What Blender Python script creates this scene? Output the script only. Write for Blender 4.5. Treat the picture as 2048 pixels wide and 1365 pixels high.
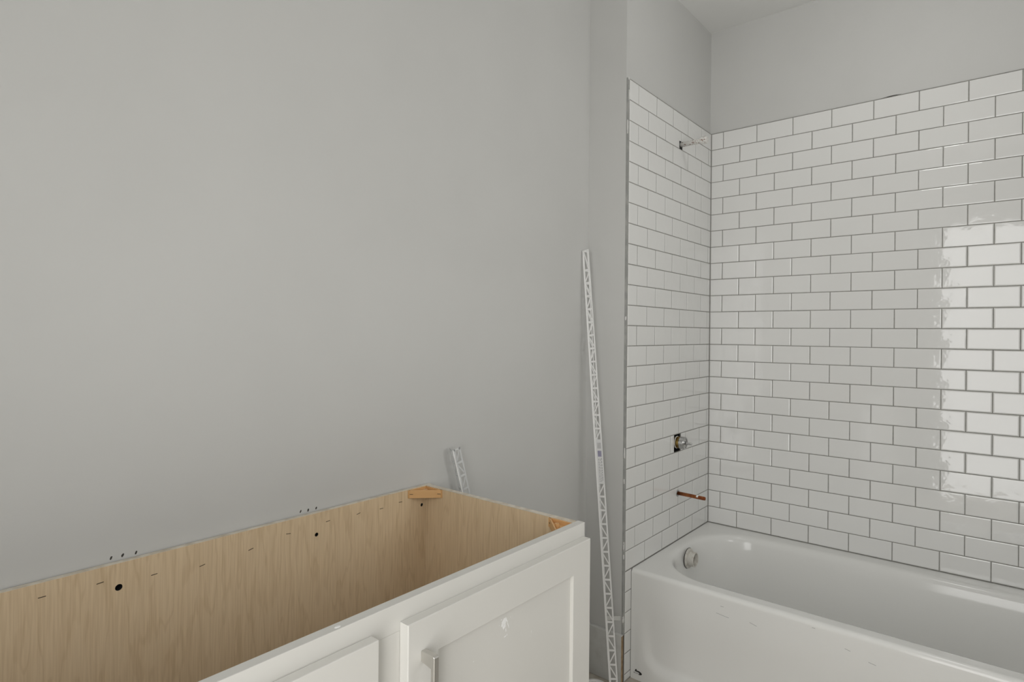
import bpy, bmesh, math, random
from mathutils import Vector, Matrix
random.seed(7)
for o in list(bpy.data.objects): bpy.data.objects.remove(o)
sc = bpy.context.scene
COL = sc.collection

# ------------------------------------------------------------------ camera
DECK = 0.417                                   # tub deck height above the floor
cam_d = bpy.data.cameras.new('camera'); cam = bpy.data.objects.new('camera', cam_d); COL.objects.link(cam)
yaw, roll = 0.69537, 0.0096
fw = Vector((math.cos(yaw), math.sin(yaw), 0)); r = Vector((math.sin(yaw), -math.cos(yaw), 0)); u = Vector((0, 0, 1))
r2 = r*math.cos(roll) + u*math.sin(roll); u2 = -r*math.sin(roll) + u*math.cos(roll)
cam.matrix_world = Matrix(((r2.x, u2.x, -fw.x, -2.8063), (r2.y, u2.y, -fw.y, -1.1040), (r2.z, u2.z, -fw.z, 0.8997+DECK), (0, 0, 0, 1)))
cam_d.sensor_width = 36; cam_d.lens = 1190.05/2048*36; cam_d.shift_y = -15.9/2048; cam_d.clip_start = 0.02
sc.camera = cam

# ------------------------------------------------------------------ world (overcast daylight through the open doorway)
w = bpy.data.worlds.new('overcast_sky'); sc.world = w; w.use_nodes = True
bg = w.node_tree.nodes['Background']; bg.inputs[0].default_value = (1.0, 0.99, 0.97, 1); bg.inputs[1].default_value = 4.2
pl = bpy.data.lights.new('doorway_portal', 'AREA'); pl.shape = 'RECTANGLE'; pl.size = 0.82; pl.size_y = 2.25
pl.cycles.is_portal = True
po = bpy.data.objects.new('doorway_portal', pl); COL.objects.link(po)
po.location = (-3.45, -1.09, 1.125); po.rotation_euler = (math.pi/2, 0, -math.pi/2)
pl2 = bpy.data.lights.new('fill_window_portal', 'AREA'); pl2.shape = 'RECTANGLE'; pl2.size = 0.56; pl2.size_y = 0.56; pl2.cycles.is_portal = True  # portal for the added fill window
po2 = bpy.data.objects.new('fill_window_portal', pl2); COL.objects.link(po2)
po2.location = (-1.30, -1.66, 1.42); po2.rotation_euler = (math.pi/2, 0, 0)
sc.view_settings.view_transform = 'Standard'; sc.view_settings.look = 'None'
sc.view_settings.gamma = 1; sc.view_settings.use_curve_mapping = False
sc.view_settings.exposure = 0.08
FILL_LAMP = 8.5                                     # brightness of the added fill lamp's diffuser

# ------------------------------------------------------------------ materials
def mat(name, col, rough=0.5, metal=0.0, spec=0.5, noise=None, bump=None, coat=0.0, coat_r=0.05, alpha=1.0, trans=0.0):
    m = bpy.data.materials.new(name); m.use_nodes = True
    nt = m.node_tree; b = nt.nodes['Principled BSDF']
    b.inputs['Base Color'].default_value = (*col, 1); b.inputs['Roughness'].default_value = rough
    b.inputs['Metallic'].default_value = metal; b.inputs['Specular IOR Level'].default_value = spec
    b.inputs['Coat Weight'].default_value = coat; b.inputs['Coat Roughness'].default_value = coat_r
    b.inputs['Alpha'].default_value = alpha; b.inputs['Transmission Weight'].default_value = trans
    tc = nt.nodes.new('ShaderNodeTexCoord')
    if noise:                                            # (scale, other colour, detail, low, high)
        s, c2, det, lo, hi = noise
        n = nt.nodes.new('ShaderNodeTexNoise'); n.inputs['Scale'].default_value = s; n.inputs['Detail'].default_value = det
        rp = nt.nodes.new('ShaderNodeValToRGB'); rp.color_ramp.elements[0].position = lo; rp.color_ramp.elements[1].position = hi
        rp.color_ramp.elements[0].color = (*col, 1); rp.color_ramp.elements[1].color = (*c2, 1)
        nt.links.new(tc.outputs['Object'], n.inputs['Vector']); nt.links.new(n.outputs['Fac'], rp.inputs['Fac'])
        nt.links.new(rp.outputs['Color'], b.inputs['Base Color'])
    if bump:                                             # (scale, strength, distance)
        n2 = nt.nodes.new('ShaderNodeTexNoise'); n2.inputs['Scale'].default_value = bump[0]; n2.inputs['Detail'].default_value = 3
        bp = nt.nodes.new('ShaderNodeBump'); bp.inputs['Strength'].default_value = bump[1]; bp.inputs['Distance'].default_value = bump[2]
        nt.links.new(tc.outputs['Object'], n2.inputs['Vector']); nt.links.new(n2.outputs['Fac'], bp.inputs['Height'])
        nt.links.new(bp.outputs['Normal'], b.inputs['Normal'])
    return m

def wood(name, base, dark, axis_scale, ring=False):
    m = bpy.data.materials.new(name); m.use_nodes = True
    nt = m.node_tree; b = nt.nodes['Principled BSDF']; L = nt.links.new
    tc = nt.nodes.new('ShaderNodeTexCoord'); mp = nt.nodes.new('ShaderNodeMapping'); mp.inputs['Scale'].default_value = axis_scale
    L(tc.outputs['Object'], mp.inputs['Vector'])
    n = nt.nodes.new('ShaderNodeTexNoise'); n.inputs['Scale'].default_value = 3.0; n.inputs['Detail'].default_value = 3; n.inputs['Roughness'].default_value = 0.55
    L(mp.outputs['Vector'], n.inputs['Vector'])
    # contour lines of a stretched noise field give cathedral grain
    mu = nt.nodes.new('ShaderNodeMath'); mu.operation = 'MULTIPLY'; mu.inputs[1].default_value = 46.0; L(n.outputs['Fac'], mu.inputs[0])
    sn = nt.nodes.new('ShaderNodeMath'); sn.operation = 'SINE'; L(mu.outputs[0], sn.inputs[0])
    rp = nt.nodes.new('ShaderNodeValToRGB'); rp.color_ramp.elements[0].position = 0.55; rp.color_ramp.elements[1].position = 1.0
    rp.color_ramp.elements[0].color = (0, 0, 0, 1); rp.color_ramp.elements[1].color = (1, 1, 1, 1); L(sn.outputs[0], rp.inputs['Fac'])
    f = nt.nodes.new('ShaderNodeTexNoise'); f.inputs['Scale'].default_value = 60.0; f.inputs['Detail'].default_value = 2
    mp2 = nt.nodes.new('ShaderNodeMapping'); mp2.inputs['Scale'].default_value = (axis_scale[0], axis_scale[1], axis_scale[2]*0.25)
    L(tc.outputs['Object'], mp2.inputs['Vector']); L(mp2.outputs['Vector'], f.inputs['Vector'])
    ad = nt.nodes.new('ShaderNodeMath'); ad.operation = 'MULTIPLY_ADD'; ad.inputs[1].default_value = 0.24; L(rp.outputs['Color'], ad.inputs[0])
    fr = nt.nodes.new('ShaderNodeMapRange'); fr.inputs[1].default_value = 0.35; fr.inputs[2].default_value = 0.75; fr.inputs[4].default_value = 0.42; L(f.outputs['Fac'], fr.inputs[0])
    L(fr.outputs[0], ad.inputs[2])
    mx = nt.nodes.new('ShaderNodeMix'); mx.data_type = 'RGBA'; mx.inputs[6].default_value = (*base, 1); mx.inputs[7].default_value = (*dark, 1)
    L(ad.outputs[0], mx.inputs[0]); L(mx.outputs[2], b.inputs['Base Color'])
    b.inputs['Roughness'].default_value = 0.42
    return m

M = dict(
    paint = mat('wall_paint', (0.618, 0.618, 0.603), 0.55, noise=(3.0, (0.603, 0.603, 0.588), 3, 0.4, 0.65), bump=(260, 0.06, 0.0006)),
    ceil = mat('ceiling_paint', (0.82, 0.822, 0.805), 0.8, bump=(200, 0.08, 0.0006)),
    tile = mat('white_glazed_ceramic', (0.80, 0.80, 0.785), 0.05, spec=0.55, bump=(14, 0.16, 0.006)),
    grout = mat('grey_grout', (0.30, 0.295, 0.27), 0.9, noise=(60, (0.24, 0.235, 0.22), 3, 0.4, 0.7)),
    backer = mat('cement_backer_grey', (0.33, 0.335, 0.32), 0.9, noise=(30, (0.42, 0.42, 0.40), 4, 0.45, 0.7)),
    caulk = mat('white_caulk', (0.72, 0.72, 0.70), 0.5),
    enamel = mat('white_tub_enamel', (0.83, 0.83, 0.81), 0.11, spec=0.45, bump=(5, 0.03, 0.004)),
    cab = mat('greige_cabinet_paint', (0.70, 0.69, 0.655), 0.42, bump=(180, 0.03, 0.0004)),
    maple = wood('maple_veneer', (0.77, 0.61, 0.41), (0.54, 0.385, 0.215), (6.0, 6.0, 0.8)),
    ply = mat('raw_plywood_edge', (0.72, 0.67, 0.58), 0.8, noise=(45, (0.56, 0.49, 0.39), 4, 0.4, 0.7)),
    brace = mat('tan_plastic', (0.72, 0.43, 0.19), 0.4),
    black = mat('black_hole_shade', (0.004, 0.004, 0.004), 0.9),  # painted shade for the insides of holes
    dark = mat('dark_mark', (0.05, 0.045, 0.04), 0.8),
    staple = mat('dark_staple_metal', (0.12, 0.09, 0.06), 0.5, metal=0.6),
    nickel = mat('brushed_nickel', (0.60, 0.585, 0.55), 0.33, metal=0.85, bump=(300, 0.03, 0.0003)),
    chrome = mat('chrome', (0.46, 0.46, 0.455), 0.24, metal=1.0),
    brass = mat('aged_brass', (0.46, 0.31, 0.10), 0.35, metal=0.9, noise=(60, (0.25, 0.16, 0.06), 3, 0.4, 0.7)),
    copper = mat('weathered_copper', (0.42, 0.15, 0.05), 0.38, metal=0.8, noise=(55, (0.22, 0.06, 0.02), 4, 0.42, 0.62)),
    pipe = mat('paint_spattered_pipe', (0.72, 0.71, 0.68), 0.5, noise=(150, (0.20, 0.10, 0.06), 2, 0.60, 0.63)),
    pvc = mat('dusty_white_pvc', (0.68, 0.66, 0.61), 0.5, noise=(90, (0.50, 0.46, 0.40), 4, 0.5, 0.75)),
    vinyl = mat('white_vinyl', (0.93, 0.93, 0.92), 0.4),
    clear = mat('grey_translucent_vinyl', (0.66, 0.67, 0.67), 0.25),
    paper = mat('white_paper_label', (0.82, 0.82, 0.82), 0.6),
    purple = mat('violet_print', (0.12, 0.10, 0.28), 0.6),
    ink = mat('black_ink', (0.012, 0.012, 0.012), 0.5),
    greyink = mat('grey_print', (0.22, 0.22, 0.22), 0.6),
    tape = mat('translucent_tape', (0.78, 0.78, 0.76), 0.35, alpha=0.75),
    splat = mat('white_paint_splash', (0.90, 0.90, 0.89), 0.5),
    base = mat('baseboard_paint', (0.64, 0.64, 0.62), 0.45, noise=(25, (0.58, 0.575, 0.55), 3, 0.5, 0.75)),
    mdf = mat('raw_mdf_edge', (0.42, 0.31, 0.19), 0.9, noise=(70, (0.30, 0.20, 0.11), 3, 0.4, 0.7)),
    rot = mat('dark_glue_gap', (0.07, 0.04, 0.025), 0.9),
    floor = mat('dusty_subfloor', (0.52, 0.485, 0.425), 0.8, noise=(18, (0.38, 0.33, 0.265), 5, 0.38, 0.68)),
    pail = mat('white_plastic', (0.80, 0.79, 0.77), 0.35),
)

# ------------------------------------------------------------------ helpers
def tag(o, label=None, cat=None, group=None, kind=None):
    if label: o['label'] = label
    if cat: o['category'] = cat
    if group: o['group'] = group
    if kind: o['kind'] = kind
    return o
def link(name, me, m, parent=None, smooth=False):
    o = bpy.data.objects.new(name, me); COL.objects.link(o)
    if m is not None and not me.materials: me.materials.append(m)
    if parent is not None: o.parent = parent
    if smooth:
        for p in me.polygons: p.use_smooth = True
    return o
def obj(name, bm, m, parent=None, smooth=False, normals=True):
    if normals: bmesh.ops.recalc_face_normals(bm, faces=bm.faces)
    me = bpy.data.meshes.new(name); bm.to_mesh(me); bm.free()
    return link(name, me, m, parent, smooth)
def thing(name, label, cat, loc=(0, 0, 0), group=None):
    o = bpy.data.objects.new(name, None); COL.objects.link(o); o.location = loc; o.empty_display_size = 0.05
    return tag(o, label, cat, group)
def child(name, bm, m, parent, smooth=False):
    """mesh given in world coordinates, parented to an empty/mesh that may sit elsewhere"""
    o = obj(name, bm, m, None, smooth); o.parent = parent
    off = Vector((0, 0, 0)); p = parent
    while p is not None: off += p.location; p = p.parent
    o.data.transform(Matrix.Translation(-off)); return o
def box(bm, x0, x1, y0, y1, z0, z1, bev=0.0, seg=2):
    res = bmesh.ops.create_cube(bm, size=1.0)
    vs = res['verts']
    for v in vs:
        v.co = Vector(((x0+x1)/2 + v.co.x*(x1-x0), (y0+y1)/2 + v.co.y*(y1-y0), (z0+z1)/2 + v.co.z*(z1-z0)))
    if bev > 0:
        es = list({e for v in vs for e in v.link_edges})
        bmesh.ops.bevel(bm, geom=es, offset=bev, segments=seg, affect='EDGES', profile=0.5)
    return bm
def BX(*a, **k): return box(bmesh.new(), *a, **k)
def lathe(bm, prof, n=32, mtx=Matrix.Identity(4), closed=False):
    """prof: list of (radius, height) spun round +Z, then moved by mtx"""
    rings = []
    for (rad, h) in prof:
        if rad < 1e-6: rings.append([bm.verts.new(mtx @ Vector((0, 0, h)))])
        else: rings.append([bm.verts.new(mtx @ Vector((rad*math.cos(2*math.pi*i/n), rad*math.sin(2*math.pi*i/n), h))) for i in range(n)])
    pairs = list(zip(rings[:-1], rings[1:]))
    if closed: pairs.append((rings[-1], rings[0]))
    for a, b in pairs:
        for i in range(n):
            j = (i+1) % n
            if len(a) == 1 and len(b) == 1: continue
            if len(a) == 1: bm.faces.new((a[0], b[i], b[j]))
            elif len(b) == 1: bm.faces.new((a[i], a[j], b[0]))
            else: bm.faces.new((a[i], a[j], b[j], b[i]))
    return bm
OUT = Matrix.Rotation(math.pi/2, 4, 'X')          # +Z -> -Y  (out of the plumbing wall)
def at(x, y, z, m=OUT): return Matrix.Translation((x, y, z)) @ m

def inset_poly(pts, d):
    n = len(pts); out = []
    for i in range(n):
        p0, p1, p2 = Vector(pts[i-1]), Vector(pts[i]), Vector(pts[(i+1) % n])
        e1 = (p1-p0).normalized(); e2 = (p2-p1).normalized()
        n1 = Vector((-e1.y, e1.x)); n2 = Vector((-e2.y, e2.x))       # left normals, polygon is CCW
        k = (n1+n2); k = k/ max(1e-6, (1 + n1.dot(n2)))
        out.append(p1 + k*d)
    return out
def tile_mesh(pts, T=0.008):
    """rectilinear polygon (CCW, metres) -> glazed tile with a pillowed edge; local XY is the face, +Z the room"""
    bm = bmesh.new(); rings = []
    for d, h in ((0, 0.0), (0, T-0.0022), (0.0010, T-0.0009), (0.0042, T)):
        rings.append([bm.verts.new((p[0], p[1], h)) for p in (inset_poly(pts, d) if d else [Vector(q) for q in pts])])
    n = len(pts)
    for a, b in zip(rings[:-1], rings[1:]):
        for i in range(n): bm.faces.new((a[i], a[(i+1) % n], b[(i+1) % n], b[i]))
    bm.faces.new(rings[-1])
    me = bpy.data.meshes.new('tile'); bm.to_mesh(me); bm.free(); me.materials.append(M['tile']); return me
TCACHE = {}
def tile(parent, frame, x0, x1, z0, z1, notch=None):
    """one tile as its own object; frame(x, z) -> world matrix"""
    if x1-x0 < 0.004 or z1-z0 < 0.004: return
    W, H = x1-x0, z1-z0
    if notch is None:
        key = (round(W, 4), round(H, 4))
        if key not in TCACHE: TCACHE[key] = tile_mesh([(0, 0), (W, 0), (W, H), (0, H)])
        me = TCACHE[key]
    else: me = tile_mesh(notch)
    o = bpy.data.objects.new('tile', me); COL.objects.link(o); o.parent = parent
    mw = frame(x0, z0)
    # every tile is laid by hand: a hair of tilt and depth
    j = Matrix.Translation((W/2, H/2, 0)) @ Matrix.Rotation(random.gauss(0, 0.0016), 4, 'X') @ Matrix.Rotation(random.gauss(0, 0.0012), 4, 'Y') @ Matrix.Translation((-W/2, -H/2, random.uniform(-0.0003, 0.0003)))
    o.matrix_local = mw @ j
    return o

# ------------------------------------------------------------------ the shell
XS = -0.815            # return wall face (faces the vanity)
YA = 0.170             # vanity wall
XW, YS, ZC = -3.35, -1.545, DECK+2.354
S = lambda o: tag(o, kind='structure')
S(obj('floor', BX(XW-0.12, 0.15, YS-0.12, YA+0.15, -0.08, 0), M['floor']))
S(obj('ceiling', BX(XW-0.12, 0.15, YS-0.12, YA+0.15, ZC, ZC+0.1), M['ceil']))
wl = S(obj('wall_left', BX(XW-0.12, XS+0.06, YA, YA+0.12, 0, ZC), M['paint']))
wr = S(obj('wall_right', BX(0.008, 0.128, YS-0.12, YA+0.12, 0, ZC), M['paint']))
# plumbing wall with the valve cavity left open
HX0, HX1, HZ0, HZ1 = -0.3826, -0.315, DECK+0.3895, DECK+0.4652
bm = bmesh.new()
box(bm, XS, HX0, 0.008, YA+0.12, 0, ZC); box(bm, HX1, 0.008, 0.008, YA+0.12, 0, ZC)
box(bm, HX0, HX1, 0.008, YA+0.12, 0, HZ0); box(bm, HX0, HX1, 0.008, YA+0.12, HZ1, ZC); box(bm, HX0, HX1, 0.12, YA+0.12, HZ0, HZ1)
wb = S(obj('wall_back', bm, M['paint']))
EX0, EX1, EZ0, EZ1 = -1.58, -1.02, 1.14, 1.70       # small unseen window opening, added behind the camera for fill light
bm = bmesh.new()
box(bm, XW-0.12, EX0, YS-0.12, YS, 0, ZC); box(bm, EX1, 0.128, YS-0.12, YS, 0, ZC); box(bm, EX0, EX1, YS-0.12, YS, 0, EZ0); box(bm, EX0, EX1, YS-0.12, YS, EZ1, ZC)
S(obj('wall_front', bm, M['paint']))
bm = bmesh.new()
box(bm, EX0-0.05, EX0, YS, YS+0.015, EZ0-0.05, EZ1+0.05, bev=0.003); box(bm, EX1, EX1+0.05, YS, YS+0.015, EZ0-0.05, EZ1+0.05, bev=0.003)
box(bm, EX0, EX1, YS, YS+0.015, EZ1, EZ1+0.05, bev=0.003); box(bm, EX0, EX1, YS, YS+0.03, EZ0-0.05, EZ0, bev=0.003)
S(obj('fill_window_1', bm, M['base']))  # frame of the added fill opening
# wall behind the camera with the open doorway
DY0, DY1, DH = -1.50, -0.68, 2.25
bm = bmesh.new()
box(bm, XW-0.12, XW, DY1, YA, 0, ZC); box(bm, XW-0.12, XW, YS, DY0, 0, ZC); box(bm, XW-0.12, XW, DY0, DY1, DH, ZC)
S(obj('wall_rear', bm, M['paint']))
bm = bmesh.new()
box(bm, XW, XW+0.018, DY1, DY1+0.07, 0, DH+0.07, bev=0.003); box(bm, XW, XW+0.018, DY0-0.04, DY0, 0, DH+0.07, bev=0.003); box(bm, XW, XW+0.018, DY0, DY1, DH, DH+0.07, bev=0.003)
S(obj('trim_1', bm, M['base']))

# ------------------------------------------------------------------ tiles
R, P, J = 0.0777, 0.1543, 0.0019
TL = -0.7996                                   # left edge of the tiling on the plumbing wall
def grout_bed(name, boxes, parent):
    bm = bmesh.new()
    for b in boxes: box(bm, *b)
    return obj(name, bm, M['grout'], parent)
ztop = DECK+24*R
grout_bed('grout', [(TL+0.001, HX0, 0.0014, 0.0085, 0, ztop+0.0016), (HX1, 0.0014, 0.0014, 0.0085, 0, ztop+0.0016), (HX0, HX1, 0.0014, 0.0085, 0, HZ0), (HX0, HX1, 0.0014, 0.0085, HZ1, ztop+0.0016)], wb)
obj('backer_board_edge', BX(XS+0.0015, TL+0.001, 0.0020, 0.0085, 0, ztop+0.0016), M['backer'], wb)
grout_bed('grout', [(0.0014, 0.0085, YS, 0.008, DECK, ztop+0.0016)], wr)
obj('valve_cavity_shade', BX(HX0-0.002, HX1+0.002, 0.1150, 0.1195, HZ0-0.002, HZ1+0.002), M['black'], wb)  # black sheet paints the shade at the back of the cavity
# sides of the cut-out blackened to stand for the shade inside
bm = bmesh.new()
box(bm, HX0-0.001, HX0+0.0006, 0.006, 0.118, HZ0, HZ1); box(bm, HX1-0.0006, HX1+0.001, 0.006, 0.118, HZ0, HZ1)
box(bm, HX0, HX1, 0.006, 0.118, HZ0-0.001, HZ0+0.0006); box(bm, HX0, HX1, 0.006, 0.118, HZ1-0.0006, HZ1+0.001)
obj('cavity_side_shade', bm, M['black'], wb)
def frB(x, z): return Matrix(((1, 0, 0, x), (0, 0, -1, 0.008), (0, 1, 0, z), (0, 0, 0, 1)))       # face +Z -> -Y
def frC(s, z): return Matrix(((0, 0, -1, 0.008), (-1, 0, 0, -s), (0, 1, 0, z), (0, 0, 0, 1)))     # local X runs along -Y, face -X
h = J/2
for k in range(24):
    z0, z1 = DECK+k*R+h, DECK+(k+1)*R-h
    if k == 0: z0 += 0.002
    xs = [TL-h] + [TL + (0.4626 if k % 2 else 1.0)*P + i*P for i in range(8)]
    xs = [x for x in xs if x < -0.012] + [0.0+h*0.2]
    for a, b in zip(xs[:-1], xs[1:]):
        a2, b2 = a+h, b-h
        if k == 5 and a2 < HX0 < b2:
            tile(wb, frB, a2, HX0-0.0005, z0, z1); tile(wb, frB, HX1+0.0005, b2, z0, z1); continue
        notch = None
        W, H = b2-a2, z1-z0
        if k == 22 and a2 < -0.34 < b2:              # notched round the shower stub
            c = -0.357-a2; notch = [(0, 0), (c, 0), (c, 0.034), (W, 0.034), (W, H), (0, H)]
        elif k == 22 and a2 < -0.33 < b2:
            c = -0.3285-a2; notch = [(c, 0), (W, 0), (W, H), (0, H), (0, 0.030), (c, 0.030)]
        tile(wb, frB, a2, b2, z0, z1, notch)
    ys = [(0.3717 if k % 2 else 0.8767)*P + i*P for i in range(12)]
    ys = [0.0] + [y for y in ys if y < 1.52] + [1.535]
    for i, (a, b) in enumerate(zip(ys[:-1], ys[1:])):
        tile(wr, frC, a+(0.0012 if i == 0 else h), b-h, z0, z1)
for k in range(1, 7):                               # the narrow column beside the tub apron
    tile(wb, frB, TL, -0.7535, max(0.003, DECK-k*R+h), DECK-(k-1)*R-h)
# black plate as painted shade in the shower stub's notch, and loose bits of paint and caulk along the tile edge
obj('pipe_hole_shade', BX(-0.3575, -0.328, 0.0008, 0.0020, DECK+22*R+0.0005, DECK+22*R+0.0345), M['black'], wb)
def blob(name, pts, m, parent, th, frame):
    """thin irregular patch: outline in the frame's plane"""
    bm = bmesh.new()
    a = [bm.verts.new(frame @ Vector((x, z, 0))) for x, z in pts]; c = sum((Vector((x, z, 0)) for x, z in pts), Vector())/len(pts)
    b = [bm.verts.new(frame @ Vector((c.x+(x-c.x)*0.8, c.y+(z-c.y)*0.9, th))) for x, z in pts]
    n = len(pts); bm.faces.new(b)
    for i in range(n): bm.faces.new((a[i], a[(i+1) % n], b[(i+1) % n], b[i]))
    return child(name, bm, m, parent)
def lump(cx, cz, w, hh, n=17):
    return [(cx + w*math.cos(2*math.pi*i/n)*random.uniform(0.25, 1.15), cz + hh*math.sin(2*math.pi*i/n)*random.uniform(0.8, 1.1)) for i in range(n)]
fB = Matrix(((1, 0, 0, 0), (0, 0, -1, 0.0035), (0, 1, 0, 0), (0, 0, 0, 1)))
for zz, hh, ww, dx in ((1.806, 0.022, 0.0035, 0.009), (1.865, 0.006, 0.006, 0.007), (1.68, 0.03, 0.0028, 0.001), (0.96, 0.008, 0.004, 0.0), (0.45, 0.022, 0.003, 0.001), (0.10, 0.02, 0.0035, 0.002), (0.06, 0.01, 0.004, 0.001), (-0.175, 0.014, 0.005, 0.002), (0.345, 0.01, 0.003, 0.0)):
    blob('caulk_lump', lump(XS+0.001+dx, DECK+zz, ww, hh), M['caulk'], wb, 0.0035, fB)
fC = Matrix(((0, 0, -1, 0.0085), (-1, 0, 0, 0), (0, 1, 0, 0), (0, 0, 0, 1)))
for sy, dz, ww, hh in ((0.737, 0.005, 0.040, 0.0022), (0.81, 0.003, 0.055, 0.0011), (0.885, 0.002, 0.03, 0.0009), (0.965, 0.002, 0.02, 0.001), (1.09, 0.003, 0.02, 0.001)):
    blob('paint_gap', lump(sy, ztop+dz, ww, hh), M['dark'], wr, 0.001, fC)
blob('caulk_lump', lump(-0.726, ztop+0.002, 0.010, 0.004), M['caulk'], wb, 0.004, Matrix(((1, 0, 0, 0), (0, 0, -1, 0.0085), (0, 1, 0, 0), (0, 0, 0, 1))))

# baseboard on the return wall, its raw end showing at the corner
bb = S(obj('baseboard_back', BX(XS-0.015, XS, -0.001, YA, 0, 0.186, bev=0.0015), M['base']))
obj('raw_end', BX(XS-0.0148, XS-0.004, -0.0022, -0.0008, 0, 0.183), M['mdf'], bb)
obj('glue_gap', BX(XS-0.0045, XS+0.001, -0.0026, 0.007, 0, 0.184), M['rot'], bb)
bb2 = S(obj('baseboard_left', BX(-1.655, XS-0.015, YA-0.015, YA, 0, 0.186, bev=0.0015), M['base']))

# ------------------------------------------------------------------ bathtub
tub = thing('bathtub', 'white enamelled steel alcove bathtub set against the subway tiles', 'bathtub', (-0.378, -0.762, 0))
def rrect(x0, x1, y0, y1, rad, nc=14, ns=10):
    pts = []
    rad = min(rad, (x1-x0)/2-0.002, (y1-y0)/2-0.002)
    cs = [((x1-rad, y1-rad), 0), ((x0+rad, y1-rad), 90), ((x0+rad, y0+rad), 180), ((x1-rad, y0+rad), 270)]
    for q, ((cx, cy), a0) in enumerate(cs):
        for i in range(nc+1):
            a = math.radians(a0 + 90*i/nc); pts.append((cx+rad*math.cos(a), cy+rad*math.sin(a)))
        nx, na = cs[(q+1) % 4]; a = math.radians(na)
        e = (nx[0]+rad*math.cos(a), nx[1]+rad*math.sin(a)); s = pts[-1]
        for i in range(1, ns): pts.append((s[0]+(e[0]-s[0])*i/ns, s[1]+(e[1]-s[1])*i/ns))
    return pts
TX0, TX1, TY0, TY1 = -0.755, -0.0005, -1.524, -0.0005
RF = 0.016
loops = [(rrect(TX0+RF, TX1, TY0, TY1, 0.0015), DECK)]
bx0, bx1, by0, by1, br = -0.682, -0.086, -1.455, -0.055, 0.225
for off, dz, foot in ((-0.030, 0, 0), (-0.022, -0.0004, 0), (-0.014, -0.0022, 0), (-0.007, -0.006, 0), (0, -0.014, 0), (0.005, -0.028, 0.004), (0.011, -0.06, 0.02), (0.022, -0.13, 0.06), (0.036, -0.21, 0.12), (0.050, -0.27, 0.16), (0.066, -0.305, 0.18), (0.09, -0.327, 0.20), (0.125, -0.337, 0.22), (0.18, -0.340, 0.24)):
    loops.append((rrect(bx0+off, bx1-off, by0+off+foot, by1-off, max(0.05, br-off*0.7)), DECK+dz))
bm = bmesh.new(); rings = [[bm.verts.new((x, y, z)) for x, y in pts] for pts, z in loops]
for a, b in zip(rings[:-1], rings[1:]):
    n = len(a)
    for i in range(n): bm.faces.new((a[i], a[(i+1) % n], b[(i+1) % n], b[i]))
bm.faces.new(rings[-1])
# apron: rounded top edge, flat face with a shallow pressed panel that dies out upwards
def sst(t): t = max(0, min(1, t)); return t*t*(3-2*t)
prof = [(TX0+RF-RF*math.sin(math.pi/2*i/8), DECK-RF+RF*math.cos(math.pi/2*i/8)) for i in range(9)]
zz = [DECK-RF-(DECK-RF)*i/44 for i in range(1, 45)]
def apron(y, z):
    dl = -y-0.060; dr = y+1.524-0.060                      # distance from the pressed panel's ends
    db = z-0.062
    rr = 0.075
    def inside(d, e):                                       # signed distance to a rounded lower corner
        if d < rr and e < rr: return rr-math.hypot(rr-d, rr-e)
        return min(d, e)
    s = min(inside(dl, db), inside(dr, db))
    dep = 0.014*sst((s+0.022)/0.048)*sst((DECK-0.07-z)/0.22)
    return TX0+dep+0.004*sst((z-0.02)/0.4)*0
yy = [TY1-(TY1-TY0)*i/150 for i in range(151)]
grid = []
for (x, z) in prof: grid.append([bm.verts.new((x, y, z)) for y in yy])
for z in zz: grid.append([bm.verts.new((apron(y, z), y, z)) for y in yy])
for a, b in zip(grid[:-1], grid[1:]):
    for i in range(len(yy)-1): bm.faces.new((a[i], b[i], b[i+1], a[i+1]))
bmesh.ops.remove_doubles(bm, verts=bm.verts, dist=0.0002)
sh = child('tub_shell', bm, M['enamel'], tub, smooth=True)
# overflow fitting on the plumbing end
bm = bmesh.new()
OFX, OFY, OFZ = -0.388, -0.068, DECK-0.046
lathe(bm, [(0.0, 0.0), (0.040, 0.0), (0.041, 0.003), (0.0405, 0.009), (0.037, 0.0105), (0.031, 0.0105)], 40, at(OFX, OFY, OFZ))
of = child('overflow_collar', bm, M['pvc'], tub, smooth=False)
bm = bmesh.new(); lathe(bm, [(0.0305, 0.010), (0.0305, 0.033), (0.0295, 0.0345), (0.0255, 0.0345), (0.0245, 0.033), (0.0245, 0.004), (0.0, 0.004)], 40, at(OFX, OFY, OFZ))
child('overflow_pipe', bm, M['pvc'], of)
bm = bmesh.new(); lathe(bm, [(0.0415, 0.0), (0.043, 0.002), (0.0415, 0.003)], 40, at(OFX, OFY-0.0, OFZ), closed=True); child('gasket', bm, M['dark'], of)
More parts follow.
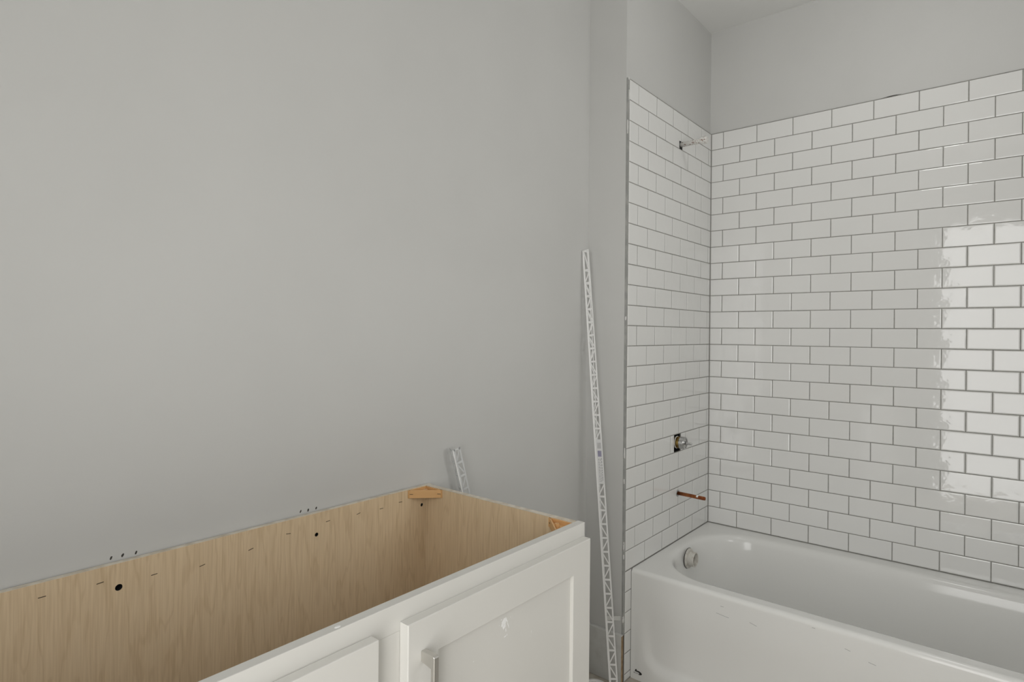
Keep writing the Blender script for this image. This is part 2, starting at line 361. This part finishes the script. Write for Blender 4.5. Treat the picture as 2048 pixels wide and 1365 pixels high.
# maker's mark printed low on the apron
XM = TX0-0.0006
bm = bmesh.new()
def lg(uu, vv): return (XM, -0.0132-0.000254*(uu-895), DECK-0.3897+0.000095*(uu-895)-0.00023*(vv-1180))
sw = [(918, 1170), (916, 1160), (930, 1158), (950, 1163), (972, 1171), (994, 1181), (1014, 1197), (1028, 1214), (1036, 1231), (1030, 1241), (1012, 1244), (992, 1240), (978, 1231), (994, 1229), (998, 1218), (990, 1206), (972, 1194), (950, 1184), (932, 1177)]
bm.faces.new([bm.verts.new(lg(*p)) for p in sw])
bm.faces.new([bm.verts.new(lg(936+13*math.cos(q*math.pi/6), 1151+12*math.sin(q*math.pi/6))) for q in range(12)])
bmesh.ops.triangulate(bm, faces=bm.faces)
mark = child('maker_mark', bm, M['ink'], tub)
def text_part(name, s, size, mw, m, parent, th=0.0):
    cu = bpy.data.curves.new(name, 'FONT'); cu.body = s; cu.size = size; cu.extrude = th; cu.resolution_u = 2
    t = bpy.data.objects.new(name, cu); COL.objects.link(t)
    me = bpy.data.meshes.new_from_object(t.evaluated_get(bpy.context.evaluated_depsgraph_get())); bpy.data.objects.remove(t)
    me.transform(mw)
    off = Vector((0, 0, 0)); p = parent
    while p is not None: off += p.location; p = p.parent
    me.transform(Matrix.Translation(-off)); me.materials.clear(); me.materials.append(m); me.name = name
    o = bpy.data.objects.new(name, me); COL.objects.link(o); o.parent = parent; return o
FX = lambda x, y, z, tilt: Matrix.Translation((x, y, z)) @ Matrix(((0, 0, -1, 0), (-1, 0, 0, 0), (0, 1, 0, 0), (0, 0, 0, 1))) @ Matrix.Rotation(tilt, 4, 'Z')   # text reading along -Y on a -X face
text_part('lettering', 'BOOTZ', 0.0066, FX(XM, -0.0140, DECK-0.3935, 0.0), M['ink'], mark)
for (sy, sz, ln, sl) in ((0.350, -0.040, 0.014, 0.0), (0.352, -0.070, 0.055, -0.10), (0.455, -0.068, 0.030, -0.25), (0.735, -0.056, 0.02, -0.2), (0.80, -0.075, 0.025, -0.15), (0.64, -0.02, 0.012, 0)):
    bm = bmesh.new(); box(bm, TX0-0.0005, TX0+0.0004, -ln*0.4, ln*0.4, -0.00035, 0.00035)
    bm.transform(Matrix.Translation((0, -sy, DECK+sz)) @ Matrix.Rotation(-sl, 4, 'X'))
    child('scuff', bm, M['greyink'], tub)

# ------------------------------------------------------------------ plumbing rough-in
sp = thing('shower_pipe', 'white paint-spattered capped shower pipe stub high on the tiled wall', 'pipe', (-0.344, 0.0, DECK+1.729))
bm = bmesh.new(); lathe(bm, [(0.0, -0.002), (0.0105, -0.002), (0.0105, 0.098)], 24, at(-0.344, 0, DECK+1.729)); child('pipe', bm, M['pipe'], sp, True)
bm = bmesh.new(); lathe(bm, [(0.0105, 0.090), (0.0150, 0.090), (0.0155, 0.092), (0.0155, 0.112), (0.0135, 0.117), (0.0, 0.119)], 10, at(-0.344, 0, DECK+1.729)); child('end_cap', bm, M['pipe'], sp)
cp = thing('spout_pipe', 'reddish copper spout pipe stub poking out of the tiled wall', 'pipe', (-0.345, 0.0, DECK+0.208))
bm = bmesh.new(); lathe(bm, [(0.0, -0.002), (0.0078, -0.002), (0.0078, 0.118), (0.0068, 0.124), (0.0, 0.126)], 24, at(-0.345, 0, DECK+0.208, Matrix.Rotation(math.pi/2+0.02, 4, 'X'))); child('pipe', bm, M['copper'], cp, True)
bm = bmesh.new(); lathe(bm, [(0.0075, 0.0), (0.0150, 0.0), (0.0145, 0.0022), (0.0085, 0.0028)], 24, at(-0.345, -0.0002, DECK+0.208), closed=True); child('sealant_ring', bm, M['chrome'], cp, True)
bm = bmesh.new(); lathe(bm, [(0.0079, 0.086), (0.0086, 0.0865), (0.0086, 0.094), (0.0079, 0.0945)], 20, at(-0.345, 0, DECK+0.208, Matrix.Rotation(math.pi/2+0.02, 4, 'X')));
for v in bm.verts:
    if v.co.z < DECK+0.2075: v.co.z = DECK+0.2075
child('paint_fleck', bm, M['splat'], cp, True)
va = thing('shower_valve', 'chrome and brass shower valve body in a square tile cut-out', 'valve', (-0.347, 0.0, DECK+0.430))
V = lambda p, n=32: lathe(bmesh.new(), p, n, at(-0.347, 0.0, DECK+0.430))
child('brass_body', V([(0.0, -0.09), (0.022, -0.09), (0.022, -0.012), (0.025, -0.010), (0.025, 0.014), (0.0, 0.014)]), M['brass'], va)
bz = child('chrome_bezel', V([(0.0, 0.012), (0.0262, 0.012), (0.0268, 0.014), (0.0268, 0.033), (0.025, 0.035), (0.020, 0.035), (0.0195, 0.0325), (0.0, 0.0325)], 36), M['chrome'], va)
child('stem', V([(0.0085, 0.032), (0.0085, 0.040), (0.005, 0.042), (0.005, 0.062), (0.0042, 0.063), (0.0, 0.063)], 12), M['chrome'], va)
bm = bmesh.new(); lathe(bm, [(0.0036, 0.034), (0.0036, 0.038), (0.0, 0.0385)], 10, at(-0.360, 0, DECK+0.424)); child('screw', bm, M['nickel'], bz)
child('plaster_ring', V([(0.0250, -0.006), (0.0270, -0.005), (0.0270, -0.003), (0.0250, -0.002)], 28), M['caulk'], va)

# ------------------------------------------------------------------ vanity cabinet
ZT = DECK+0.468
VX0, VX1 = -3.175, -1.650
YF, YD = -0.362, -0.382                     # face-frame front, door front
YB = 0.152                                  # inner face of the back panel
van = thing('vanity_cabinet', 'open-topped greige vanity cabinet with maple interior against the wall', 'cabinet', (-2.41, -0.1, 0))
VC = lambda name, bm, m=M['cab'], p=van, s=False: child(name, bm, m, p, s)
# back panel with three drilled holes
holes = [(-2.4254, DECK+0.4233, 0.0062), (-2.0168, DECK+0.4169, 0.0048), (-1.6872, DECK+0.4166, 0.0048), (-2.80, DECK+0.42, 0.0048)]
bm = bmesh.new()
def loop(pts):
    vs = [bm.verts.new((x, YB, z)) for x, z in pts]
    return [bm.edges.new((vs[i], vs[(i+1) % len(vs)])) for i in range(len(vs))]
es = loop([(VX0+0.016, 0.11), (VX1-0.0225, 0.11), (VX1-0.0225, ZT), (VX0+0.016, ZT)])
for hx, hz, hr in holes: es += loop([(hx+hr*math.cos(i*math.pi/8), hz+hr*math.sin(i*math.pi/8)) for i in range(16)])
fs = bmesh.ops.triangle_fill(bm, use_beauty=True, use_dissolve=False, edges=es)
ext = bmesh.ops.extrude_face_region(bm, geom=[g for g in fs['geom'] if isinstance(g, bmesh.types.BMFace)])
bmesh.ops.translate(bm, verts=[v for v in ext['geom'] if isinstance(v, bmesh.types.BMVert)], vec=(0, 0.012, 0))
back = VC('back_panel', bm, M['maple'])
VC('top_edge', BX(VX0, VX1, YB+0.0005, YB+0.0125, ZT-0.0004, ZT+0.0006), M['ply'], back)
for hx, hz, hr in holes: 
    bm = bmesh.new(); lathe(bm, [(0.0, -0.0108), (hr*0.99, -0.0108), (hr*0.99, -0.0015)], 16, at(hx, YB, hz)); VC('screw_hole_shade', bm, M['black'], back)  # black cup paints the shade deep in each drilled hole
for q, (sx, sz) in enumerate(((-2.5393, .4437), (-2.4551, .441), (-2.3663, .4294), (-2.2775, .4207), (-2.1765, .4259), (-2.0891, .4375), (-1.9866, .4419), (-1.8989, .4401), (-1.8272, .437), (-1.7638, .4407))):
    bm = bmesh.new(); box(bm, -0.0055, 0.0055, YB-0.0007, YB+0.001, -0.0006, 0.0006)
    bm.transform(Matrix.Translation((sx, 0, DECK+sz)) @ Matrix.Rotation(random.uniform(-0.25, 0.15), 4, 'Y')); VC('staple', bm, M['staple'], back)
# sides, floor, toe kick
for x0, x1 in ((VX1-0.022, VX1-0.006), (VX0+0.006, VX0+0.022)):
    sd = VC('side_panel', BX(x0, x1, YF+0.019, YB+0.012, 0, ZT-0.0005), M['maple'])
    VC('top_edge', BX(x0, x1, YF+0.019, YB+0.0005, ZT-0.0006, ZT+0.0005), M['ply'], sd)
    ox = (x1, x1+0.003) if x1 > -2 else (x0-0.003, x0)
    VC('end_skin', BX(ox[0], ox[1], YF+0.019, YB+0.012, 0, ZT-0.001), M['cab'], sd)
VC('bottom_panel', BX(VX0+0.022, VX1-0.022, YF+0.019, YB, 0.11, 0.125), M['maple'])
VC('toe_kick', BX(VX0+0.01, VX1-0.01, YF+0.075, YF+0.087, 0.0, 0.11), M['cab'])
# face frame
FT = 0.045
VC('top_rail', BX(VX0, VX1, YF, YF+0.019, ZT-FT, ZT, bev=0.0008))
VC('bottom_rail', BX(VX0, VX1, YF, YF+0.019, 0.10, 0.14, bev=0.0008))
for x0, x1 in ((VX1-0.04, VX1), (-2.247, -2.187), (-2.637, -2.577), (VX0, VX0+0.04)):
    VC('stile', BX(x0, x1, YF+0.0002, YF+0.0188, 0.14, ZT-FT))
# doors
ZD, ZDB = DECK+0.437, 0.118
def door(x0, x1, handle_x):
    rl, rr, rt = 0.066, 0.068, 0.064
    bm = bmesh.new(); yb, yf, bev = YF-0.0005, YD, 0.0015
    o = [(x0, ZDB), (x1, ZDB), (x1, ZD), (x0, ZD)]; i_ = [(x0+rl, ZDB+rt), (x1-rr, ZDB+rt), (x1-rr, ZD-rt), (x0+rl, ZD-rt)]
    def rg(pts, y, d): 
        q = inset_poly(pts, d) if d else [Vector(t) for t in pts]
        return [bm.verts.new((t[0], y, t[1])) for t in q]
    R_ = [rg(i_, yb, 0), rg(o, yb, 0), rg(o, yf+bev, 0), rg(o, yf, bev), rg(i_, yf, -0.0008), rg(i_, yf+0.0008, 0)]
    for a, b in list(zip(R_[:-1], R_[1:])) + [(R_[-1], R_[0])]:
        for i in range(4): bm.faces.new((a[i], a[(i+1) % 4], b[(i+1) % 4], b[i]))
    d = VC('door', bm)
    VC('door_panel', BX(x0+rl-0.006, x1-rr+0.006, YD+0.0085, YD+0.0145, ZDB+rt-0.006, ZD-rt+0.006), M['cab'], d)
    pull(handle_x, 0, d); return d
def pull(x, horiz, parent, z=None, L=0.150, zt=DECK+0.3865):
    """bow of square bar: flat posts tapering out from the face into a slim bar"""
    yo, yi, y0 = YD-0.031, YD-0.023, YD+0.0005
    pr = [(y0, 0), (yo+0.002, 0), (yo, -0.002), (yo, -L+0.002), (yo+0.002, -L), (y0, -L), (y0, -L+0.017), (yi, -L+0.0215), (yi, -0.0215), (y0, -0.017)]
    bm = bmesh.new(); wv = 0.0105
    a = [bm.verts.new((-wv/2, y, zq)) for y, zq in pr]; b = [bm.verts.new((wv/2, y, zq)) for y, zq in pr]
    bm.faces.new(a); bm.faces.new(b[::-1])
    for i in range(len(pr)): bm.faces.new((a[i], a[(i+1) % len(pr)], b[(i+1) % len(pr)], b[i]))
    bmesh.ops.recalc_face_normals(bm, faces=bm.faces)
    bmesh.ops.bevel(bm, geom=[e for e in bm.edges], offset=0.0007, segments=1, affect='EDGES')
    if horiz: bm.transform(Matrix.Translation((x-L/2, 0, z)) @ Matrix.Rotation(math.pi/2, 4, 'Y'))
    else: bm.transform(Matrix.Translation((x, 0, zt)))
    return VC('handle', bm, M['nickel'], parent)
dr = door(-2.189, -1.6565, -2.1565)
door(-3.168, -2.635, -2.668)
zed = ZD
for hh in (0.150, 0.272, 0.272):
    df = VC('drawer_front', BX(-2.579, -2.245, YD, YF-0.0005, zed-hh, zed, bev=0.0015))
    if hh > 0.2: pull(-2.412, 1, df, z=zed-0.08)
    zed -= hh+0.012
# splash of white paint on the door panel, drip on the top rail
bm = bmesh.new()
def dab(bm, cx, cz, w, hgt, n=11, y=YD+0.0085, ang=0.0):
    t = random.uniform(0.0004, 0.0009); ca, sa = math.cos(ang), math.sin(ang); vs = []
    for i in range(n):
        k = random.uniform(0.65, 1.15); px, pz = w*k*math.cos(2*math.pi*i/n), hgt*k*math.sin(2*math.pi*i/n)
        vs.append(bm.verts.new((cx+px*ca-pz*sa, y-0.0002, cz+px*sa+pz*ca)))
    c = bm.verts.new((cx, y-t, cz))
    for i in range(n): bm.faces.new((vs[i], vs[(i+1) % n], c))
SX, SZ = -1.9445, DECK+0.346
for dx, dz, wv, hv, an in ((-0.002, 0.006, 0.006, 0.0085, 0.2), (-0.0065, 0.001, 0.005, 0.005, 0), (-0.001, -0.004, 0.006, 0.004, 0.4), (0.0055, 0.007, 0.0022, 0.008, 0.45), (0.0105, -0.005, 0.0011, 0.0075, 0.35), (0.0035, -0.012, 0.0014, 0.005, 0.1), (-0.009, 0.012, 0.0016, 0.0016, 0), (0.0015, -0.0235, 0.0035, 0.0014, 0.2), (0.007, -0.022, 0.0014, 0.0022, 0), (0.017, 0.008, 0.0006, 0.0014, 0), (-0.015, 0.004, 0.0006, 0.001, 0), (0.083, -0.045, 0.0006, 0.0035, -0.2), (0.079, -0.052, 0.0008, 0.001, 0), (-0.085, -0.035, 0.0012, 0.001, 0)):
    dab(bm, SX+dx, SZ+dz, wv, hv, ang=an)
tag(VC('paint_splash', bm, M['splat'], dr), kind='stuff')
bm = bmesh.new(); lathe(bm, [(0.0045, 0.0), (0.0035, 0.0008), (0.0, 0.0011)], 12, Matrix.Translation((-2.300, YF+0.007, ZT)) @ Matrix.Diagonal((1.2, 0.7, 1, 1))); VC('paint_drip', bm, M['splat'])
# plastic corner braces
def brace(cx, cy, sx, sy, L=0.066, H=0.021, drop=0.0015):
    """cx, cy: inner corner of the carcass; legs run towards sx, sy"""
    z1 = ZT-drop; z0 = z1-H; t = 0.003
    bm = bmesh.new()
    A, B = Vector((cx+sx*L, cy)), Vector((cx, cy+sy*L))
    box(bm, *sorted((cx, cx+sx*L)), *sorted((cy, cy+sy*t)), z0, z1); box(bm, *sorted((cx, cx+sx*t)), *sorted((cy, cy+sy*L)), z0, z1)
    dv = (B-A).normalized(); nv = Vector((-dv.y, dv.x))
    if nv.dot(Vector((cx, cy))-A) < 0: nv = -nv
    def prism(poly, za, zb):
        lo = [bm.verts.new((p.x, p.y, za)) for p in poly]; hi = [bm.verts.new((p.x, p.y, zb)) for p in poly]
        bm.faces.new(lo); bm.faces.new(hi[::-1])
        for i in range(len(poly)): bm.faces.new((lo[i], lo[(i+1) % len(poly)], hi[(i+1) % len(poly)], hi[i]))
    prism([A, B, B+nv*t, A+nv*t], z0, z1); prism([A+nv*0.0015, B+nv*0.0015, Vector((cx, cy))+nv*-0.0005], z1-0.012, z1-0.009)
    b = VC('corner_brace', bm, M['brace'])
    c = (A+B)/2 + nv*0.011
    bm = bmesh.new(); lathe(bm, [(0.0, -0.011), (0.0058, -0.011), (0.0050, 0.0005), (0.0022, 0.0005), (0.0022, -0.004), (0.0, -0.004)], 16, Matrix.Translation((c.x, c.y, z1))); VC('screw_boss', bm, M['brace'], b)
    for e, q in ((A, 0.10), (B, 0.90)):
        p = A+(B-A)*q - nv*0.0006
        bm = bmesh.new(); box(bm, -0.0045, 0.0045, -0.0004, 0.0004, -0.0006, 0.0006)
        bm.transform(Matrix.Translation((p.x, p.y, z0+H*0.5)) @ Matrix.Rotation(math.atan2(dv.y, dv.x), 4, 'Z')); VC('staple', bm, M['staple'], b)
brace(VX1-0.022, YB, -1, -1); brace(VX1-0.022, YF+0.019, -1, 1); brace(VX0+0.022, YB, 1, -1); brace(VX0+0.022, YF+0.019, 1, 1)

# marks left on the wall just above the cabinet back
for mx, mz in ((-2.4331, .4755), (-2.4144, .4755), (-2.3919, .4745), (-2.0487, .476), (-2.0291, .4745), (-2.0079, .4745)):
    bm = bmesh.new()
    vs = [bm.verts.new((mx+0.0026*math.cos(i*math.pi/4)*random.uniform(.6, 1)+0.001*math.sin(i*math.pi/4), YA-0.0005, DECK+mz+0.0042*math.sin(i*math.pi/4)*random.uniform(.7, 1))) for i in range(8)]; bm.faces.new(vs)
    obj('screw_mark', bm, M['dark'], wl)

# ------------------------------------------------------------------ perforated corner beads
def bead(name, label, B, T, th0, th1, wing=0.0305, pitch=0.0505, m=M['vinyl'], phase=0, gap=None, wing2=90, tw_pow=1.0):
    """L-shaped vinyl bead from B (floor) to T; wing 1 turns from heading th0 at the foot to th1 at the head"""
    B, T = Vector(B), Vector(T); ax = (T-B).normalized(); Ln = (T-B).length
    root = thing(name, label, 'trim strip', B)
    def fr(s, w2=False):
        t = s/Ln; a = math.radians(th0+(th1-th0)*t**tw_pow + (wing2 if w2 else 0)); d = Vector((math.cos(a), math.sin(a), 0)); d = (d-ax*d.dot(ax)).normalized()
        return B+ax*s, d, ax.cross(d)
    def slab(bm, quad, w2, t0=-0.0005, t1=0.0005):
        """quad: four (s, u) corners on the wing"""
        lo, hi = [], []
        for s, q in quad:
            c, d, n = fr(s, w2); lo.append(bm.verts.new(c+d*q+n*t0)); hi.append(bm.verts.new(c+d*q+n*t1))
        bm.faces.new(lo); bm.faces.new(hi[::-1])
        for i in range(4): bm.faces.new((lo[i], lo[(i+1) % 4], hi[(i+1) % 4], hi[i]))
    for w2 in (False, True):
        bm = bmesh.new(); n = int(Ln/pitch)
        for i in range(n):
            s0, s1 = i*pitch, (i+1)*pitch if i < n-1 else Ln
            slab(bm, [(s0, 0.0), (s1, 0.0), (s1, 0.0064), (s0, 0.0064)], w2); slab(bm, [(s0, wing-0.0052), (s1, wing-0.0052), (s1, wing), (s0, wing)], w2)
            if gap and not w2 and gap[0] < (s0+s1)/2 < gap[1]: 
                slab(bm, [(s0, 0.0055), (s1, 0.0055), (s1, wing-0.0052), (s0, wing-0.0052)], w2); continue
            slab(bm, [(s0, 0.0055), (s0+0.0068, 0.0055), (s0+0.0068, wing-0.0052), (s0, wing-0.0052)], w2)
            a, b = s0+0.0045, s1+0.001; dwi = 0.0085
            if (i+phase) % 2: slab(bm, [(a, 0.005), (a+dwi, 0.005), (b, wing-0.004), (b-dwi, wing-0.004)], w2)
            else: slab(bm, [(b-dwi, 0.005), (b, 0.005), (a+dwi, wing-0.004), (a, wing-0.004)], w2)
        slab(bm, [(Ln-0.005, 0.0), (Ln, 0.0), (Ln, wing), (Ln-0.005, wing)], w2)
        child('perforated_wing', bm, m, root)
    bm = bmesh.new(); N = 40; rg = []
    for i in range(N+1):
        c, d, n = fr(Ln*i/N); rg.append([bm.verts.new(c+(d*math.cos(q*math.pi/4)+n*math.sin(q*math.pi/4))*0.0019) for q in range(8)])
    for a, b in zip(rg[:-1], rg[1:]):
        for q in range(8): bm.faces.new((a[q], a[(q+1) % 8], b[(q+1) % 8], b[q]))
    bm.faces.new(rg[0]); bm.faces.new(rg[-1][::-1])
    child('nose', bm, M['vinyl'], root, True)
    return root, fr, slab, Ln
BB, BT = (-0.900, 0.003, 0.0005), (-0.862, 0.1655, DECK+1.222)
bd, fr, slab, Ln = bead('corner_bead', 'long white perforated corner bead leaning in the wall corner beside the vanity', BB, BT, -60, -100, gap=(0.752, 0.925), phase=1)
NS = -0.0009                                        # print sits on the camera side of the wing
c_, d_, n_ = fr(0.8); side = 1 if n_.dot(Vector(cam.matrix_world.translation)-c_) > 0 else -1
def prt(bm, quad, lift=0.0003): 
    a, b = (0.0005, 0.0005+lift) if side > 0 else (-0.0005-lift, -0.0005)
    slab(bm, quad, False, a, b)
bm = bmesh.new(); N = 8; s0, s1 = 0.757, 0.922
for i in range(N): a, b = s0+(s1-s0)*i/N, s0+(s1-s0)*(i+1)/N; prt(bm, [(a, 0.0062), (b, 0.0062), (b, 0.0295), (a, 0.0295)])
lab = child('label', bm, M['paper'], bd)
bm = bmesh.new()
for i in range(8): q = 0.0105+i*0.0019; prt(bm, [(0.858, q), (0.880, q), (0.880, q+(0.0012 if i % 3 else 0.0006)), (0.858, q+(0.0012 if i % 3 else 0.0006))], 0.0006)
child('barcode', bm, M['purple'], lab)
bm = bmesh.new(); random.seed(3)
for (u0, sa, sb, wv) in ((0.0125, 0.765, 0.845, 0.0012), (0.0185, 0.765, 0.850, 0.0010), (0.0235, 0.77, 0.850, 0.0014)):
    s = sa
    while s < sb:
        l = random.uniform(0.003, 0.009); prt(bm, [(s, u0), (s+l, u0), (s+l, u0+wv), (s, u0+wv)], 0.0006); s += l+random.uniform(0.0015, 0.004)
for i in range(5): q = 0.0115+i*0.003; prt(bm, [(0.888, q), (0.910, q), (0.910, q+0.0009), (0.888, q+0.0009)], 0.0006)
tag(child('small_print', bm, M['greyink'], lab), kind='stuff')
bm = bmesh.new(); sT = 0.262
bk = 0.0016*(-side)
slab(bm, [(sT, -0.0015), (sT+0.014, -0.0015), (sT+0.016, 0.055), (sT+0.001, 0.055)], False, min(bk, bk*0.5), max(bk, bk*0.5))
child('tape_strip', bm, M['tape'], bd)
random.seed(11)
bead('corner_bead', 'short grey corner bead offcut leaning on the wall behind the vanity end', (-1.30, 0.112, 0.0005), (-1.583, 0.137, DECK+0.556), -10, -10, wing=0.0265, pitch=0.042, m=M['clear'], wing2=75)

# ------------------------------------------------------------------ small white cap on the floor in the toilet space
PX, PY, PH, PR = -0.945, 0.042, 0.035, 0.048
pt = thing('plastic_cap', 'small round white plastic cap on the floor beside the long corner bead', 'cap', (PX, PY, 0))
bm = bmesh.new(); lathe(bm, [(0.0, 0.0), (PR-0.004, 0.0), (PR-0.002, 0.002), (PR-0.001, PH-0.012), (0.0, PH-0.012)], 36, Matrix.Translation((PX, PY, 0))); child('cap_body', bm, M['pail'], pt)
bm = bmesh.new(); lathe(bm, [(0.0, PH-0.003), (PR-0.010, PH-0.003), (PR-0.007, PH), (PR-0.001, PH), (PR, PH-0.002), (PR, PH-0.013), (PR-0.001, PH-0.014)], 36, Matrix.Translation((PX, PY, 0))); child('lid', bm, M['pail'], pt)
# ------------------------------------------------------------------ fill lamp added out of view to brighten the tub end
LX, LY = -0.80, -0.86
lm = thing('added_fill_lamp', 'added round dome fill lamp on the ceiling above the bathtub, out of view', 'lamp', (LX, LY, ZC))
bm = bmesh.new(); lathe(bm, [(0.0, -0.001), (0.150, -0.001), (0.150, -0.018), (0.142, -0.022), (0.0, -0.022)], 40, Matrix.Translation((LX, LY, ZC))); child('rim', bm, M['pail'], lm)
dm = mat('fill_lamp_diffuser', (0.8, 0.8, 0.8), 0.6); nb = dm.node_tree.nodes['Principled BSDF']; nb.inputs['Emission Color'].default_value = (1, 0.99, 0.97, 1); nb.inputs['Emission Strength'].default_value = FILL_LAMP
bm = bmesh.new(); lathe(bm, [(0.140*math.cos(a*math.pi/20), -0.024-0.115*math.sin(a*math.pi/20)) for a in range(10)]+[(0.0, -0.139)], 40, Matrix.Translation((LX, LY, ZC))); child('diffuser', bm, dm, lm)
